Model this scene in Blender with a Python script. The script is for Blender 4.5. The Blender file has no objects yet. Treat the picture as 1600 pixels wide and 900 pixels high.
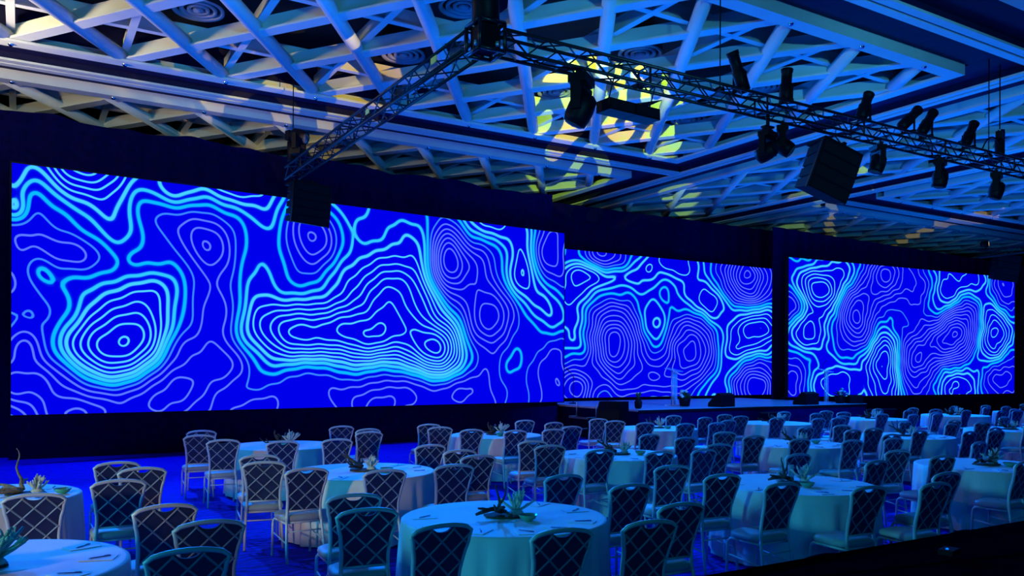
import bpy, math, random
import numpy as np
from mathutils import Vector, Matrix, Quaternion
rnd = random.Random(7)
PI = math.pi
sc = bpy.context.scene
C = sc.collection

# ------------------------------------------------------------------ camera
cd = bpy.data.cameras.new('camera'); cam = bpy.data.objects.new('camera', cd); C.objects.link(cam)
cd.sensor_width = 36.0; cd.lens = 36.0 * 1280 / 1600; cd.shift_y = (576 - 450) / 1600.0
cd.clip_start = 0.05; cd.clip_end = 200
cam.matrix_world = Matrix.Translation((0, 0, 1.97)) @ Matrix.Rotation(-0.541, 4, 'Z') @ Matrix.Rotation(PI / 2, 4, 'X') @ Matrix.Rotation(0.0047, 4, 'Z')
sc.camera = cam

# ------------------------------------------------------------------ world, exposure
w = bpy.data.worlds.new('world'); sc.world = w; w.use_nodes = True
w.node_tree.nodes['Background'].inputs[0].default_value = (0.0, 0.03, 0.25, 1)
w.node_tree.nodes['Background'].inputs[1].default_value = 0.03
sc.view_settings.view_transform = 'Standard'; sc.view_settings.look = 'None'
sc.view_settings.gamma = 1.0; sc.view_settings.exposure = 0.0; sc.view_settings.use_curve_mapping = False

# ------------------------------------------------------------------ lights
def area(name, loc, target, size, power, color, size_y=None):
    l = bpy.data.lights.new(name, 'AREA'); l.energy = power; l.color = color
    l.shape = 'RECTANGLE'; l.size = size; l.size_y = size_y or size
    o = bpy.data.objects.new(name, l); C.objects.link(o); o.location = loc
    o.rotation_euler = (Vector(target) - Vector(loc)).to_track_quat('-Z', 'Y').to_euler()
    return o
def spot(name, loc, target, power, color, angle, blend=0.6, radius=0.15):
    l = bpy.data.lights.new(name, 'SPOT'); l.energy = power; l.color = color
    l.spot_size = math.radians(angle); l.spot_blend = blend; l.shadow_soft_size = radius
    o = bpy.data.objects.new(name, l); C.objects.link(o); o.location = loc
    o.rotation_euler = (Vector(target) - Vector(loc)).to_track_quat('-Z', 'Y').to_euler()
    return o
AZ = (0.0, 0.17, 1.0)
# added azure fill spots above the screens, thrown back over the tables
for k, (x, p) in enumerate([(-2, 4300), (2, 4300), (9.5, 5800), (16, 7200), (22, 8000), (29, 8600)]):
    spot('wash_fill', (x, 19.7, 7.3), (x * 0.85 + 0.4, 7.5, 0), p, AZ, 66, 0.7, 0.05)
# added deep blue spots that brighten the open carpet before the left screen
for x in (-1.5, 3.2, 8.0): spot('apron_fill', (x, 18.9, 7.3), (x + 0.2, 17.3, 0), 1900, (0.0, 0.02, 1.0), 74, 0.8, 0.05)
# spots added beside the long truss to brighten the stage deck
for x in (15.5, 21.0): spot('stage_fill', (x, 9.6, 5.85), (x + 0.3, 18.6, 0.9), 6000, (0.0, 0.16, 1.0), 40, 0.8, 0.05)
# unseen upward area lights, added to colour the lattice ceiling blue
for k, (x, y) in enumerate([(3, 12), (10, 12), (17, 12), (24, 13), (32, 14), (4, 18.6), (12, 18.6), (22, 18.6), (31, 18.6)]):
    area('ceiling_fill', (x, y, 4.6), (x, y + 0.2, 9), 4.0, 170 if k < 5 else 100, (0.0, 0.18, 1.0), 2.0)
# warm and cyan light from unseen left-hand sources, added fills at the rear
spot('left_warm_light', (-8, 0.5, 2.6), (0.2, 8.0, 0.5), 1700, (1.0, 0.80, 0.45), 27, 0.7, 0.4)  # warm light on the left tables, its source unseen
spot('left_rim_light', (-14, 6.0, 3.2), (8, 8.0, 0.7), 4200, (0.04, 0.58, 0.85), 40, 0.6, 0.5)  # rim light placed on the left for frame and cloth edges, source unseen
area('rear_fill', (-3, -6, 5.0), (3, 8, 1.5), 7.0, 240, (0.0, 0.36, 0.74), 3.0)  # added fill for surfaces that face the camera
for (x, y, p) in ((0, 16, 6500), (7, 16, 5500), (14, 16, 5200), (24, 18, 7000)): spot('rear_ceiling_fill', (2, -7, 3.5), (x, y, 8.7), p, (0.05, 0.40, 0.62), 27, 0.8, 0.3)  # fill spots added to lift the lattice sides
area('left_ceiling_warm_light', (-2.2, 16.6, 6.8), (-0.5, 16.8, 8.4), 0.6, 210, (1.0, 0.84, 0.48), 0.8)  # unseen warm light placed to tint the left end of the ceiling

def gobo(name, loc, target, power, angle, colA, colB, scale, seed, thr):
    o = spot(name, loc, target, power, (1, 1, 1), angle, 0.05, 0.01)
    l = o.data; l.use_nodes = True; nt = l.node_tree; N = nt.nodes; Lk = nt.links
    em = N['Emission']
    tc = N.new('ShaderNodeTexCoord'); sp = N.new('ShaderNodeSeparateXYZ'); Lk.new(tc.outputs['Normal'], sp.inputs[0])
    dx = N.new('ShaderNodeMath'); dx.operation = 'DIVIDE'; dy = N.new('ShaderNodeMath'); dy.operation = 'DIVIDE'
    Lk.new(sp.outputs[0], dx.inputs[0]); Lk.new(sp.outputs[2], dx.inputs[1]); Lk.new(sp.outputs[1], dy.inputs[0]); Lk.new(sp.outputs[2], dy.inputs[1])
    cb = N.new('ShaderNodeCombineXYZ'); Lk.new(dx.outputs[0], cb.inputs[0]); Lk.new(dy.outputs[0], cb.inputs[1]); cb.inputs[2].default_value = seed
    wv = N.new('ShaderNodeTexWave'); wv.wave_type = 'RINGS'; wv.inputs['Scale'].default_value = scale; wv.inputs['Distortion'].default_value = 9.0
    wv.inputs['Detail'].default_value = 0.0; wv.inputs['Detail Scale'].default_value = 1.4; Lk.new(cb.outputs[0], wv.inputs['Vector'])
    cr = N.new('ShaderNodeValToRGB'); cr.color_ramp.interpolation = 'LINEAR'
    cr.color_ramp.elements[0].position = thr; cr.color_ramp.elements[0].color = (0, 0, 0, 1)
    cr.color_ramp.elements[1].position = thr + 0.06; cr.color_ramp.elements[1].color = (1, 1, 1, 1)
    Lk.new(wv.outputs['Fac'], cr.inputs[0])
    ns = N.new('ShaderNodeTexNoise'); ns.inputs['Scale'].default_value = scale * 1.3; Lk.new(cb.outputs[0], ns.inputs['Vector'])
    cr2 = N.new('ShaderNodeValToRGB'); cr2.color_ramp.elements[0].position = 0.48; cr2.color_ramp.elements[0].color = (*colA, 1)
    cr2.color_ramp.elements[1].position = 0.58; cr2.color_ramp.elements[1].color = (*colB, 1); Lk.new(ns.outputs['Fac'], cr2.inputs[0])
    mx = N.new('ShaderNodeMix'); mx.data_type = 'RGBA'; mx.blend_type = 'MULTIPLY'; mx.inputs[0].default_value = 1
    Lk.new(cr.outputs[0], mx.inputs[6]); Lk.new(cr2.outputs[0], mx.inputs[7]); Lk.new(mx.outputs[2], em.inputs['Color'])
    return o
YEL = (1.0, 0.72, 0.0); LIM = (0.55, 1.0, 0.0); GRN = (0.05, 1.0, 0.1); AMB = (1.0, 0.6, 0.12)
gobo('gobo_beam', (6.95, 9.7, 5.7), (11.8, 15.5, 8.0), 6500, 26, LIM, YEL, 6.5, 1.3, 0.60)
gobo('gobo_beam', (5.6, 10.3, 5.8), (5.5, 17.3, 8.1), 1800, 27, YEL, AMB, 3.6, 4.1, 0.76)
gobo('gobo_beam', (15.2, 9.6, 5.5), (24.6, 19.2, 8.1), 2600, 12, LIM, YEL, 6.5, 7.7, 0.76)
gobo('gobo_beam', (5.6, 11.5, 5.8), (2.9, 19.3, 8.1), 600, 20, YEL, AMB, 5.0, 9.2, 0.80)
gobo('gobo_beam', (24.0, 9.6, 5.6), (33.5, 19.6, 8.0), 2000, 9, AMB, YEL, 6.0, 3.2, 0.7)

# ------------------------------------------------------------------ materials
def node(nt, t, **kw):
    n = nt.nodes.new(t)
    for k, v in kw.items(): setattr(n, k, v)
    return n
def mat(name, col, rough=0.6, metal=0.0, vary=0.12, scale=8.0, bump=0.0, bscale=60.0, emit=None, es=0.0, alpha=None, trans=0.0, sheen=0.0, spec=0.5):
    m = bpy.data.materials.new(name); m.use_nodes = True; nt = m.node_tree; b = nt.nodes['Principled BSDF']
    tc = node(nt, 'ShaderNodeTexCoord'); nz = node(nt, 'ShaderNodeTexNoise'); nz.inputs['Scale'].default_value = scale; nz.inputs['Detail'].default_value = 4
    nt.links.new(tc.outputs['Object'], nz.inputs['Vector'])
    cr = node(nt, 'ShaderNodeValToRGB'); c = col
    cr.color_ramp.elements[0].position = 0.3; cr.color_ramp.elements[1].position = 0.7
    cr.color_ramp.elements[0].color = tuple(x * (1 - vary) for x in c) + (1,); cr.color_ramp.elements[1].color = tuple(min(1, x * (1 + vary)) for x in c) + (1,)
    nt.links.new(nz.outputs['Fac'], cr.inputs[0]); nt.links.new(cr.outputs[0], b.inputs['Base Color'])
    b.inputs['Roughness'].default_value = rough; b.inputs['Metallic'].default_value = metal; b.inputs['Specular IOR Level'].default_value = spec
    if bump:
        n2 = node(nt, 'ShaderNodeTexNoise'); n2.inputs['Scale'].default_value = bscale; nt.links.new(tc.outputs['Object'], n2.inputs['Vector'])
        bp = node(nt, 'ShaderNodeBump'); bp.inputs['Strength'].default_value = bump; bp.inputs['Distance'].default_value = 0.01
        nt.links.new(n2.outputs['Fac'], bp.inputs['Height']); nt.links.new(bp.outputs[0], b.inputs['Normal'])
    if emit: b.inputs['Emission Color'].default_value = (*emit, 1); b.inputs['Emission Strength'].default_value = es
    if trans: b.inputs['Transmission Weight'].default_value = trans; b.inputs['IOR'].default_value = 1.3
    if sheen: b.inputs['Sheen Weight'].default_value = sheen
    if alpha is not None: b.inputs['Alpha'].default_value = alpha
    return m
M = dict(
    lattice=mat('painted_lattice', (0.62, 0.63, 0.62), 0.55, vary=0.05, scale=2),
    trim=mat('pale_trim', (0.6, 0.62, 0.62), 0.35, vary=0.04),
    soffit=mat('dark_soffit', (0.008, 0.008, 0.05), 0.7, vary=0.2, spec=0.15),
    void=mat('black_void', (0.004, 0.004, 0.008), 0.9),
    wall=mat('black_wall', (0.006, 0.006, 0.012), 0.9),
    drape=mat('black_velour', (0.002, 0.002, 0.045), 0.95, vary=0.3, spec=0.02),
    deskcloth=mat('black_desk_cloth', (0.002, 0.002, 0.006), 0.95, vary=0.3, spec=0.0),
    black=mat('black_paint', (0.002, 0.002, 0.006), 0.55, vary=0.3, spec=0.12),
    blackmetal=mat('black_metal', (0.002, 0.002, 0.006), 0.5, 0.0, vary=0.3, spec=0.12),
    truss=mat('dark_truss_metal', (0.004, 0.005, 0.010), 0.35, 0.0, vary=0.2, spec=0.35),
    grille=mat('speaker_grille', (0.003, 0.003, 0.008), 0.6, 0.0, bump=0.5, bscale=200, spec=0.15),
    lens=mat('lamp_lens', (0.05, 0.06, 0.08), 0.08, 0.0),
    cloth=mat('pale_tablecloth', (0.80, 0.80, 0.76), 0.6, vary=0.05, scale=3, bump=0.15, bscale=300, sheen=0.2),
    frame=mat('pale_chair_frame', (0.66, 0.66, 0.63), 0.4, 0.1, vary=0.06),
    seat=mat('pale_vinyl_seat', (0.42, 0.43, 0.40), 0.5, vary=0.06),
    panel=mat('dark_back_panel', (0.012, 0.022, 0.085), 0.8, vary=0.15),
    bar=mat('pale_lattice_bar', (0.28, 0.31, 0.36), 0.5, vary=0.1),
    wood=mat('driftwood', (0.30, 0.21, 0.13), 0.8, vary=0.4, scale=25, bump=0.6, bscale=60),
    darkwood=mat('dark_driftwood', (0.07, 0.05, 0.04), 0.8, vary=0.4, scale=25, bump=0.6, bscale=60),
    coral=mat('white_coral', (0.75, 0.72, 0.62), 0.8, vary=0.15, scale=40, bump=0.6, bscale=150),
    tealcoral=mat('teal_coral', (0.10, 0.50, 0.46), 0.7, vary=0.3, scale=30, bump=0.6, bscale=120),
    tray=mat('bark_tray', (0.06, 0.05, 0.035), 0.85, vary=0.5, scale=40, bump=0.8, bscale=80),
    greenglass=mat('green_glass', (0.08, 0.42, 0.26), 0.12, vary=0.1),
    glass=mat('pale_glass', (0.55, 0.68, 0.72), 0.05, vary=0.05, alpha=0.45),
    acrylic=mat('clear_acrylic', (0.75, 0.85, 0.95), 0.12, vary=0.03, alpha=0.42),
    paper=mat('white_paper', (0.85, 0.85, 0.83), 0.6, vary=0.03),
    pen=mat('blue_pen', (0.02, 0.05, 0.30), 0.3, vary=0.1),
    leaf=mat('dark_leaf', (0.03, 0.08, 0.03), 0.6, vary=0.4, scale=30),
    flower=mat('pale_flower', (0.62, 0.60, 0.55), 0.7, vary=0.2),
    stage=mat('stage_deck', (0.50, 0.54, 0.62), 0.35, vary=0.08),
    alu=mat('bare_aluminium', (0.60, 0.60, 0.55), 0.3, 0.8, vary=0.08),
    chrome=mat('chrome', (0.7, 0.7, 0.7), 0.12, 1.0, vary=0.02),
    diffuser=mat('diffuser_metal', (0.34, 0.36, 0.40), 0.4, 0.0, vary=0.1),
    yellow=mat('yellow_tag', (0.75, 0.60, 0.05), 0.5),
    bluelamp=mat('blue_indicator', (0.02, 0.1, 0.6), 0.3, emit=(0.0, 0.15, 1.0), es=1.5),
    warmlamp=mat('lit_lamp_face', (0.6, 0.5, 0.3), 0.3, emit=(1.0, 0.62, 0.15), es=1.6),
)
# carpet: blue with woven ripples
def carpet():
    m = bpy.data.materials.new('blue_carpet'); m.use_nodes = True; nt = m.node_tree; b = nt.nodes['Principled BSDF']
    tc = node(nt, 'ShaderNodeTexCoord')
    wv = node(nt, 'ShaderNodeTexWave'); wv.bands_direction = 'Y'; wv.inputs['Scale'].default_value = 2.6; wv.inputs['Distortion'].default_value = 7; wv.inputs['Detail'].default_value = 2; wv.inputs['Detail Scale'].default_value = 1.6
    nt.links.new(tc.outputs['Object'], wv.inputs['Vector'])
    cr = node(nt, 'ShaderNodeValToRGB'); cr.color_ramp.elements[0].color = (0.006, 0.006, 0.30, 1); cr.color_ramp.elements[1].color = (0.008, 0.012, 0.75, 1)
    nt.links.new(wv.outputs['Fac'], cr.inputs[0]); nt.links.new(cr.outputs[0], b.inputs['Base Color']); b.inputs['Roughness'].default_value = 0.9; b.inputs['Specular IOR Level'].default_value = 0.15
    nz = node(nt, 'ShaderNodeTexNoise'); nz.inputs['Scale'].default_value = 220; nt.links.new(tc.outputs['Object'], nz.inputs['Vector'])
    bp = node(nt, 'ShaderNodeBump'); bp.inputs['Strength'].default_value = 0.5; bp.inputs['Distance'].default_value = 0.01; nt.links.new(nz.outputs['Fac'], bp.inputs['Height']); nt.links.new(bp.outputs[0], b.inputs['Normal'])
    return m
M['carpet'] = carpet()
# LED picture: contour map drawn from a height field kept on the screen mesh
def led():
    m = bpy.data.materials.new('led_contour_picture'); m.use_nodes = True; nt = m.node_tree; L = nt.links
    for n in list(nt.nodes): nt.nodes.remove(n)
    out = node(nt, 'ShaderNodeOutputMaterial'); em = node(nt, 'ShaderNodeEmission'); L.new(em.outputs[0], out.inputs[0])
    A = node(nt, 'ShaderNodeAttribute', attribute_name='height_field'); G = node(nt, 'ShaderNodeAttribute', attribute_name='height_slope')
    def mth(op, a, b=None, c=None):
        n = node(nt, 'ShaderNodeMath', operation=op)
        for i, x in enumerate((a, b, c)):
            if x is None: continue
            if isinstance(x, (int, float)): n.inputs[i].default_value = x
            else: L.new(x, n.inputs[i])
        return n.outputs[0]
    h = A.outputs['Fac']; g = mth('MAXIMUM', G.outputs['Fac'], 0.25)
    fr = mth('FRACT', mth('ADD', h, 100.5)); d = mth('DIVIDE', mth('ABSOLUTE', mth('SUBTRACT', fr, 0.5)), g)      # metres to nearest line
    def style(lo, hi):   # 1 inside the band of heights
        a = node(nt, 'ShaderNodeMapRange'); L.new(h, a.inputs[0]); a.inputs[1].default_value = lo - 0.3; a.inputs[2].default_value = lo + 0.3
        b = node(nt, 'ShaderNodeMapRange'); L.new(h, b.inputs[0]); b.inputs[1].default_value = hi - 0.3; b.inputs[2].default_value = hi + 0.3; b.inputs[3].default_value = 1; b.inputs[4].default_value = 0
        return mth('MULTIPLY', a.outputs[0], b.outputs[0])
    mid = style(0.5, 3.5)
    width = mth('ADD', 0.018, mth('MULTIPLY', mid, 0.016))
    ln = node(nt, 'ShaderNodeMapRange', interpolation_type='SMOOTHSTEP'); L.new(d, ln.inputs[0]); L.new(mth('MULTIPLY', width, 0.6), ln.inputs[1]); L.new(mth('MULTIPLY', width, 1.5), ln.inputs[2]); ln.inputs[3].default_value = 1; ln.inputs[4].default_value = 0
    halo = node(nt, 'ShaderNodeMapRange', interpolation_type='SMOOTHSTEP'); L.new(d, halo.inputs[0]); halo.inputs[1].default_value = 0.0; L.new(mth('MULTIPLY', width, 2.6), halo.inputs[2]); halo.inputs[3].default_value = 1; halo.inputs[4].default_value = 0
    col = node(nt, 'ShaderNodeValToRGB'); e = col.color_ramp.elements
    hn = node(nt, 'ShaderNodeMapRange'); L.new(h, hn.inputs[0]); hn.inputs[1].default_value = -3; hn.inputs[2].default_value = 5; L.new(hn.outputs[0], col.inputs[0])
    e[0].position = 0.30; e[0].color = (0.11, 0.20, 1.1, 1); e[1].position = 0.85; e[1].color = (0.09, 0.70, 1.2, 1)
    x = e.new(0.40); x.color = (0.02, 0.26, 1.1, 1); x = e.new(0.52); x.color = (0.0, 0.55, 1.1, 1)
    base = node(nt, 'ShaderNodeMix', data_type='RGBA'); base.inputs[6].default_value = (0.0, 0.0, 0.84, 1); base.inputs[7].default_value = (0.0, 0.06, 0.84, 1)
    L.new(mth('MULTIPLY', halo.outputs[0], mth('MULTIPLY', mid, 0.8)), base.inputs[0])
    mx = node(nt, 'ShaderNodeMix', data_type='RGBA'); L.new(ln.outputs[0], mx.inputs[0]); L.new(base.outputs[2], mx.inputs[6]); L.new(col.outputs[0], mx.inputs[7])
    L.new(mx.outputs[2], em.inputs[0]); em.inputs[1].default_value = 1.0
    return m
M['led'] = led()

# ------------------------------------------------------------------ mesh helpers
class MB:
    def __init__(s): s.v = []; s.f = []; s.s = []
    def add(s, vs, fs, smooth=False):
        o = len(s.v); s.v += [tuple(p) for p in vs]; s.f += [tuple(i + o for i in f) for f in fs]; s.s += [smooth] * len(fs); return s
    def box(s, x0, x1, y0, y1, z0, z1, mtx=None):
        vs = [Vector((x, y, z)) for z in (z0, z1) for y in (y0, y1) for x in (x0, x1)]
        if mtx is not None: vs = [mtx @ v for v in vs]
        return s.add(vs, [(0, 2, 3, 1), (4, 5, 7, 6), (0, 1, 5, 4), (2, 6, 7, 3), (0, 4, 6, 2), (1, 3, 7, 5)])
    def tube(s, pts, r, n=8, closed=False, flat=1.0):
        P = [Vector(p) for p in pts]; m = len(P); R = r if isinstance(r, (list, tuple)) else [r] * m
        vs = []; up = None
        for i in range(m):
            a = P[i - 1] if (i > 0 or closed) else P[0]; b = P[(i + 1) % m] if (i < m - 1 or closed) else P[-1]
            t = (b - a); t = t.normalized() if t.length > 1e-9 else Vector((0, 0, 1))
            if up is None:
                ref = Vector((0, 0, 1)) if abs(t.z) < 0.9 else Vector((0, 1, 0))
                up = (ref - t * ref.dot(t)).normalized()
            else:
                up = (up - t * up.dot(t)); up = up.normalized() if up.length > 1e-6 else t.orthogonal().normalized()
            sd = t.cross(up)
            for k in range(n):
                an = 2 * PI * (k + 0.5) / n
                vs.append(P[i] + (up * math.cos(an) * flat + sd * math.sin(an)) * R[i])
        fs = []
        for i in range(m if closed else m - 1):
            j = (i + 1) % m
            for k in range(n): fs.append((i * n + k, i * n + (k + 1) % n, j * n + (k + 1) % n, j * n + k))
        s.add(vs, fs, n > 5)
        if not closed:
            o = len(s.v) - len(vs)
            s.f.append(tuple(o + k for k in range(n))[::-1]); s.s.append(False)
            s.f.append(tuple(o + (m - 1) * n + k for k in range(n))); s.s.append(False)
        return s
    def lathe(s, prof, n=24, c=(0, 0, 0), mtx=None, caps=True):
        vs = []
        for r, z in prof:
            for k in range(n): vs.append(Vector((c[0] + r * math.cos(2 * PI * k / n), c[1] + r * math.sin(2 * PI * k / n), c[2] + z)))
        if mtx is not None: vs = [mtx @ v for v in vs]
        fs = [(i * n + k, i * n + (k + 1) % n, (i + 1) * n + (k + 1) % n, (i + 1) * n + k) for i in range(len(prof) - 1) for k in range(n)]
        if caps: fs += [tuple(range(n))[::-1], tuple((len(prof) - 1) * n + k for k in range(n))]
        s.add(vs, fs, True)
        if caps: s.s[-1] = s.s[-2] = False
        return s
    def grid(s, rows, closed=False, smooth=True):
        m = len(rows[0]); vs = [p for r in rows for p in r]; fs = []
        for i in range(len(rows) - 1):
            for k in range(m if closed else m - 1): fs.append((i * m + k, i * m + (k + 1) % m, (i + 1) * m + (k + 1) % m, (i + 1) * m + k))
        return s.add(vs, fs, smooth)
    def mesh(s, name, material):
        me = bpy.data.meshes.new(name); me.from_pydata(s.v, [], s.f); me.polygons.foreach_set('use_smooth', s.s); me.materials.append(material); me.update(); return me
def link(name, me, parent=None, loc=None):
    o = bpy.data.objects.new(name, me); C.objects.link(o)
    if parent is not None: o.parent = parent
    if loc is not None: o.location = loc
    return o
def obj(name, mb, material, parent=None): return link(name, mb.mesh(name, M[material]), parent)
def tag(o, label, cat, group=None):
    o['label'] = label; o['category'] = cat
    if group: o['group'] = group
    return o
def thing(name, label, cat, loc=(0, 0, 0), rz=0.0, group=None):
    o = bpy.data.objects.new(name, None); C.objects.link(o); o.location = loc; o.rotation_euler = (0, 0, rz); o.empty_display_size = 0.2
    return tag(o, label, cat, group)
def struct(o): o['kind'] = 'structure'; return o
def dup(root, loc=None, rz=None, label=None, group=None):
    r = root.copy(); C.objects.link(r)
    if loc is not None: r.location = loc
    if rz is not None: r.rotation_euler = (0, 0, rz)
    if label: r['label'] = label
    if group: r['group'] = group
    for ch in list(root.children):
        c = ch.copy(); C.objects.link(c); c.parent = r
        for g in list(ch.children):
            d = g.copy(); C.objects.link(d); d.parent = c
    return r

# ------------------------------------------------------------------ room shell
fl = MB(); fl.grid([[(x, y, 0) for x in (-30, 52)] for y in (-14, 34)], smooth=False)
struct(obj('floor', fl, 'carpet'))
struct(obj('ceiling', MB().box(-30, 52, -14, 34, 9.2, 9.4), 'void'))
struct(obj('wall_back', MB().box(-30, 52, 33.7, 34, 0, 9.2), 'wall'))
struct(obj('wall_right', MB().box(51.7, 52, -14, 33.7, 0, 9.2), 'wall'))
struct(obj('wall_left', MB().box(-30, -29.7, -14, 33.7, 0, 9.2), 'wall'))
struct(obj('wall_front', MB().box(-29.7, 51.7, -14, -13.7, 0, 9.2), 'wall'))

# ------------------------------------------------------------------ lattice ceiling
DX, DY, X0, Y0, ZB = 1.94, 2.78, -0.17, 18.05, 8.0
def clip(p, d, r):
    t0, t1 = -1e9, 1e9
    for a in (0, 1):
        lo, hi = (r[0], r[1]) if a == 0 else (r[2], r[3])
        if abs(d[a]) < 1e-9:
            if not lo <= p[a] <= hi: return None
            continue
        ta, tb = (lo - p[a]) / d[a], (hi - p[a]) / d[a]
        if ta > tb: ta, tb = tb, ta
        t0 = max(t0, ta); t1 = min(t1, tb)
    if t1 - t0 < 0.12: return None
    return (p[0] + d[0] * t0, p[1] + d[1] * t0), (p[0] + d[0] * t1, p[1] + d[1] * t1)
def bay(x0, x1, y0, y1, label):
    t = thing('ceiling_lattice', label, 'ceiling lattice', ((x0 + x1) / 2, (y0 + y1) / 2, ZB), group='painted lattice ceiling panels')
    ox, oy = t.location.x, t.location.y
    def put(name, mb, m='lattice'):
        mb.v = [(a - ox, b - oy, c - ZB) for a, b, c in mb.v]; return obj(name, mb, m, t)
    w = 0.30
    for (a, b, c, d, e, f_, g, h_) in ((x0, x1, y0, y0 + w, x0, x1, y0, y0 + 0.04), (x0, x1, y1 - w, y1, x0, x1, y1 - 0.04, y1), (x0, x0 + w, y0 + w, y1 - w, x0, x0 + 0.04, y0 + w, y1 - w), (x1 - w, x1, y0 + w, y1 - w, x1 - 0.04, x1, y0 + w, y1 - w)):
        put('frame_board', MB().box(a, b, c, d, ZB, ZB + 0.05).box(e, f_, g, h_, ZB + 0.05, ZB + 0.24))
    r = (x0 + 0.12, x1 - 0.12, y0 + 0.12, y1 - 0.12); k = DX / DY
    L = math.hypot(DX, DY); u = (DX / L, DY / L); v = (DX / L, -DY / L)
    mlo = int((x0 - X0 - (y1 - Y0) * k) / DX) - 3; mhi = int((x1 - X0 + (Y0 - y0) * k) / DX) + 3
    for m in range(mlo, mhi + 1):
        s = clip((X0 + DX * m, Y0), u, r)
        if s: put('tube', MB().tube([(*s[0], ZB + 0.15), (*s[1], ZB + 0.15)], 0.135, 12))
        s = clip((X0 + DX * m, Y0), v, r)
        if s:
            (ax, ay), (bx, by) = s; ln = math.hypot(bx - ax, by - ay)
            mt = Matrix.Translation((ax, ay, 0)) @ Matrix.Rotation(math.atan2(by - ay, bx - ax), 4, 'Z')
            put('strip', MB().box(0, ln, -0.13, 0.13, ZB + 0.06, ZB + 0.10, mt).box(0, ln, -0.03, 0.03, ZB + 0.10, ZB + 0.36, mt))
        x = X0 + DX * m
        if x0 + 0.2 < x < x1 - 0.2:
            put('cross_board', MB().box(x - 0.025, x + 0.025, y0 + 0.05, y1 - 0.05, ZB + 0.26, ZB + 0.52).box(x - 0.07, x + 0.07, y0 + 0.05, y1 - 0.05, ZB + 0.235, ZB + 0.26))
    n0 = int((Y0 - y1) / DY) - 2
    for q in range(n0, n0 + 20):
        for hh in (0.5,):
            y = Y0 - DY * (q + hh)
            if y0 + 0.2 < y < y1 - 0.2:
                put('cross_board', MB().box(x0 + 0.05, x1 - 0.05, y - 0.03, y + 0.03, ZB + 0.265, ZB + 0.525).box(x0 + 0.05, x1 - 0.05, y - 0.07, y + 0.07, ZB + 0.24, ZB + 0.265))
    for m in range(mlo, mhi + 1):
        x = X0 + DX * m
        for y in (y0 + 0.15, y1 - 0.15):
            if x0 + 0.3 < x < x1 - 0.3: put('sprinkler', MB().lathe([(0.035, -0.04), (0.05, -0.01), (0.05, 0)], 10, (x, y, ZB)), 'chrome')
    return t
bay(-6.0, 16.5, 9.58, 18.12, 'large white lattice ceiling panel above the tables, warm-lit at its left end')
bay(-6.0, 16.5, 20.2, 28.7, 'lattice ceiling panel cut off by the black drape above the left screen')
bay(10.5, 16.5, 0.5, 7.36, 'lattice panel corner at the top right edge of the photo')
bay(18.7, 23.6, -0.5, 29.5, 'narrow lattice ceiling strip running towards the centre screen')
bay(25.8, 44.0, 9.58, 18.12, 'lattice ceiling panel behind the hanging lamps at the right')
bay(25.8, 44.0, 20.2, 28.7, 'lattice ceiling panel just above the right screen')
bay(25.8, 34.0, 1.0, 7.36, 'lattice ceiling panel beyond the right edge, nearest the camera')
# dark soffits and pale double trims between the panels
def soffit(x0, x1, y0, y1): struct(obj('ceiling_beam', MB().box(x0, x1, y0, y1, 8.2, 8.75), 'soffit'))
for (x0, x1) in ((-12, 16.55), (25.75, 46)):
    soffit(x0, x1, 18.16, 20.16); soffit(x0, x1, 7.4, 9.54)
soffit(16.56, 18.66, -2, 30); soffit(23.64, 25.74, -2, 30)
tn = 0
def trim(x0, x1, y0, y1):
    global tn; tn += 1; struct(obj('trim_%d' % tn, MB().box(x0, x1, y0, y1, 8.0, 8.045), 'trim'))
for (a, b) in ((-12, 17.38), (25.0, 46)):
    for y in (19.16, 8.47): trim(a, b, y - 0.20, y - 0.03); trim(a, b, y + 0.03, y + 0.20)
for x in (17.6, 24.7): trim(x - 0.2, x - 0.04, -2, 30); trim(x + 0.04, x + 0.2, -2, 30)
for (a, b) in ((-12, 17.38), (25.0, 46)):
    for y in (19.16, 8.47): struct(obj('ceiling_beam', MB().box(a, b, y - 0.14, y + 0.14, 8.046, 8.2), 'soffit'))
for x in (17.6, 24.7): struct(obj('ceiling_beam', MB().box(x - 0.14, x + 0.14, -2, 30, 8.046, 8.2), 'soffit'))
# round air diffusers in the dark void
def diffuser(x, y, label):
    t = thing('ceiling_diffuser', label, 'air diffuser', (x, y, 8.56), group='round air diffusers in the ceiling void')
    for r in (0.46, 0.33, 0.20): obj('ring', MB().lathe([(r, 0.05), (r, 0.0), (r - 0.07, 0.03), (r - 0.07, 0.07)], 28, caps=False), 'diffuser', t)
    obj('core', MB().lathe([(0.02, -0.02), (0.09, 0.0), (0.10, 0.05)], 20), 'diffuser', t)
    obj('duct', MB().lathe([(0.47, 0.06), (0.47, 0.45)], 28), 'void', t)
for (x, y, lab) in ((2.81, 16.03, 'leftmost round air diffuser in the ceiling lattice'), (6.94, 13.33, 'round air diffuser behind the hoist at the truss corner'),
        (6.93, 16.06, 'round air diffuser just left of the diagonal truss'), (11.14, 13.38, 'round air diffuser above the long truss, near its middle'),
        (10.98, 16.26, 'round air diffuser beside the large moving head lamp'), (15.16, 16.22, 'round air diffuser next to the yellow-green projected swirl'),
        (14.88, 13.47, 'round air diffuser behind the truss-top lamps')):
    diffuser(x, y, lab)

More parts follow.
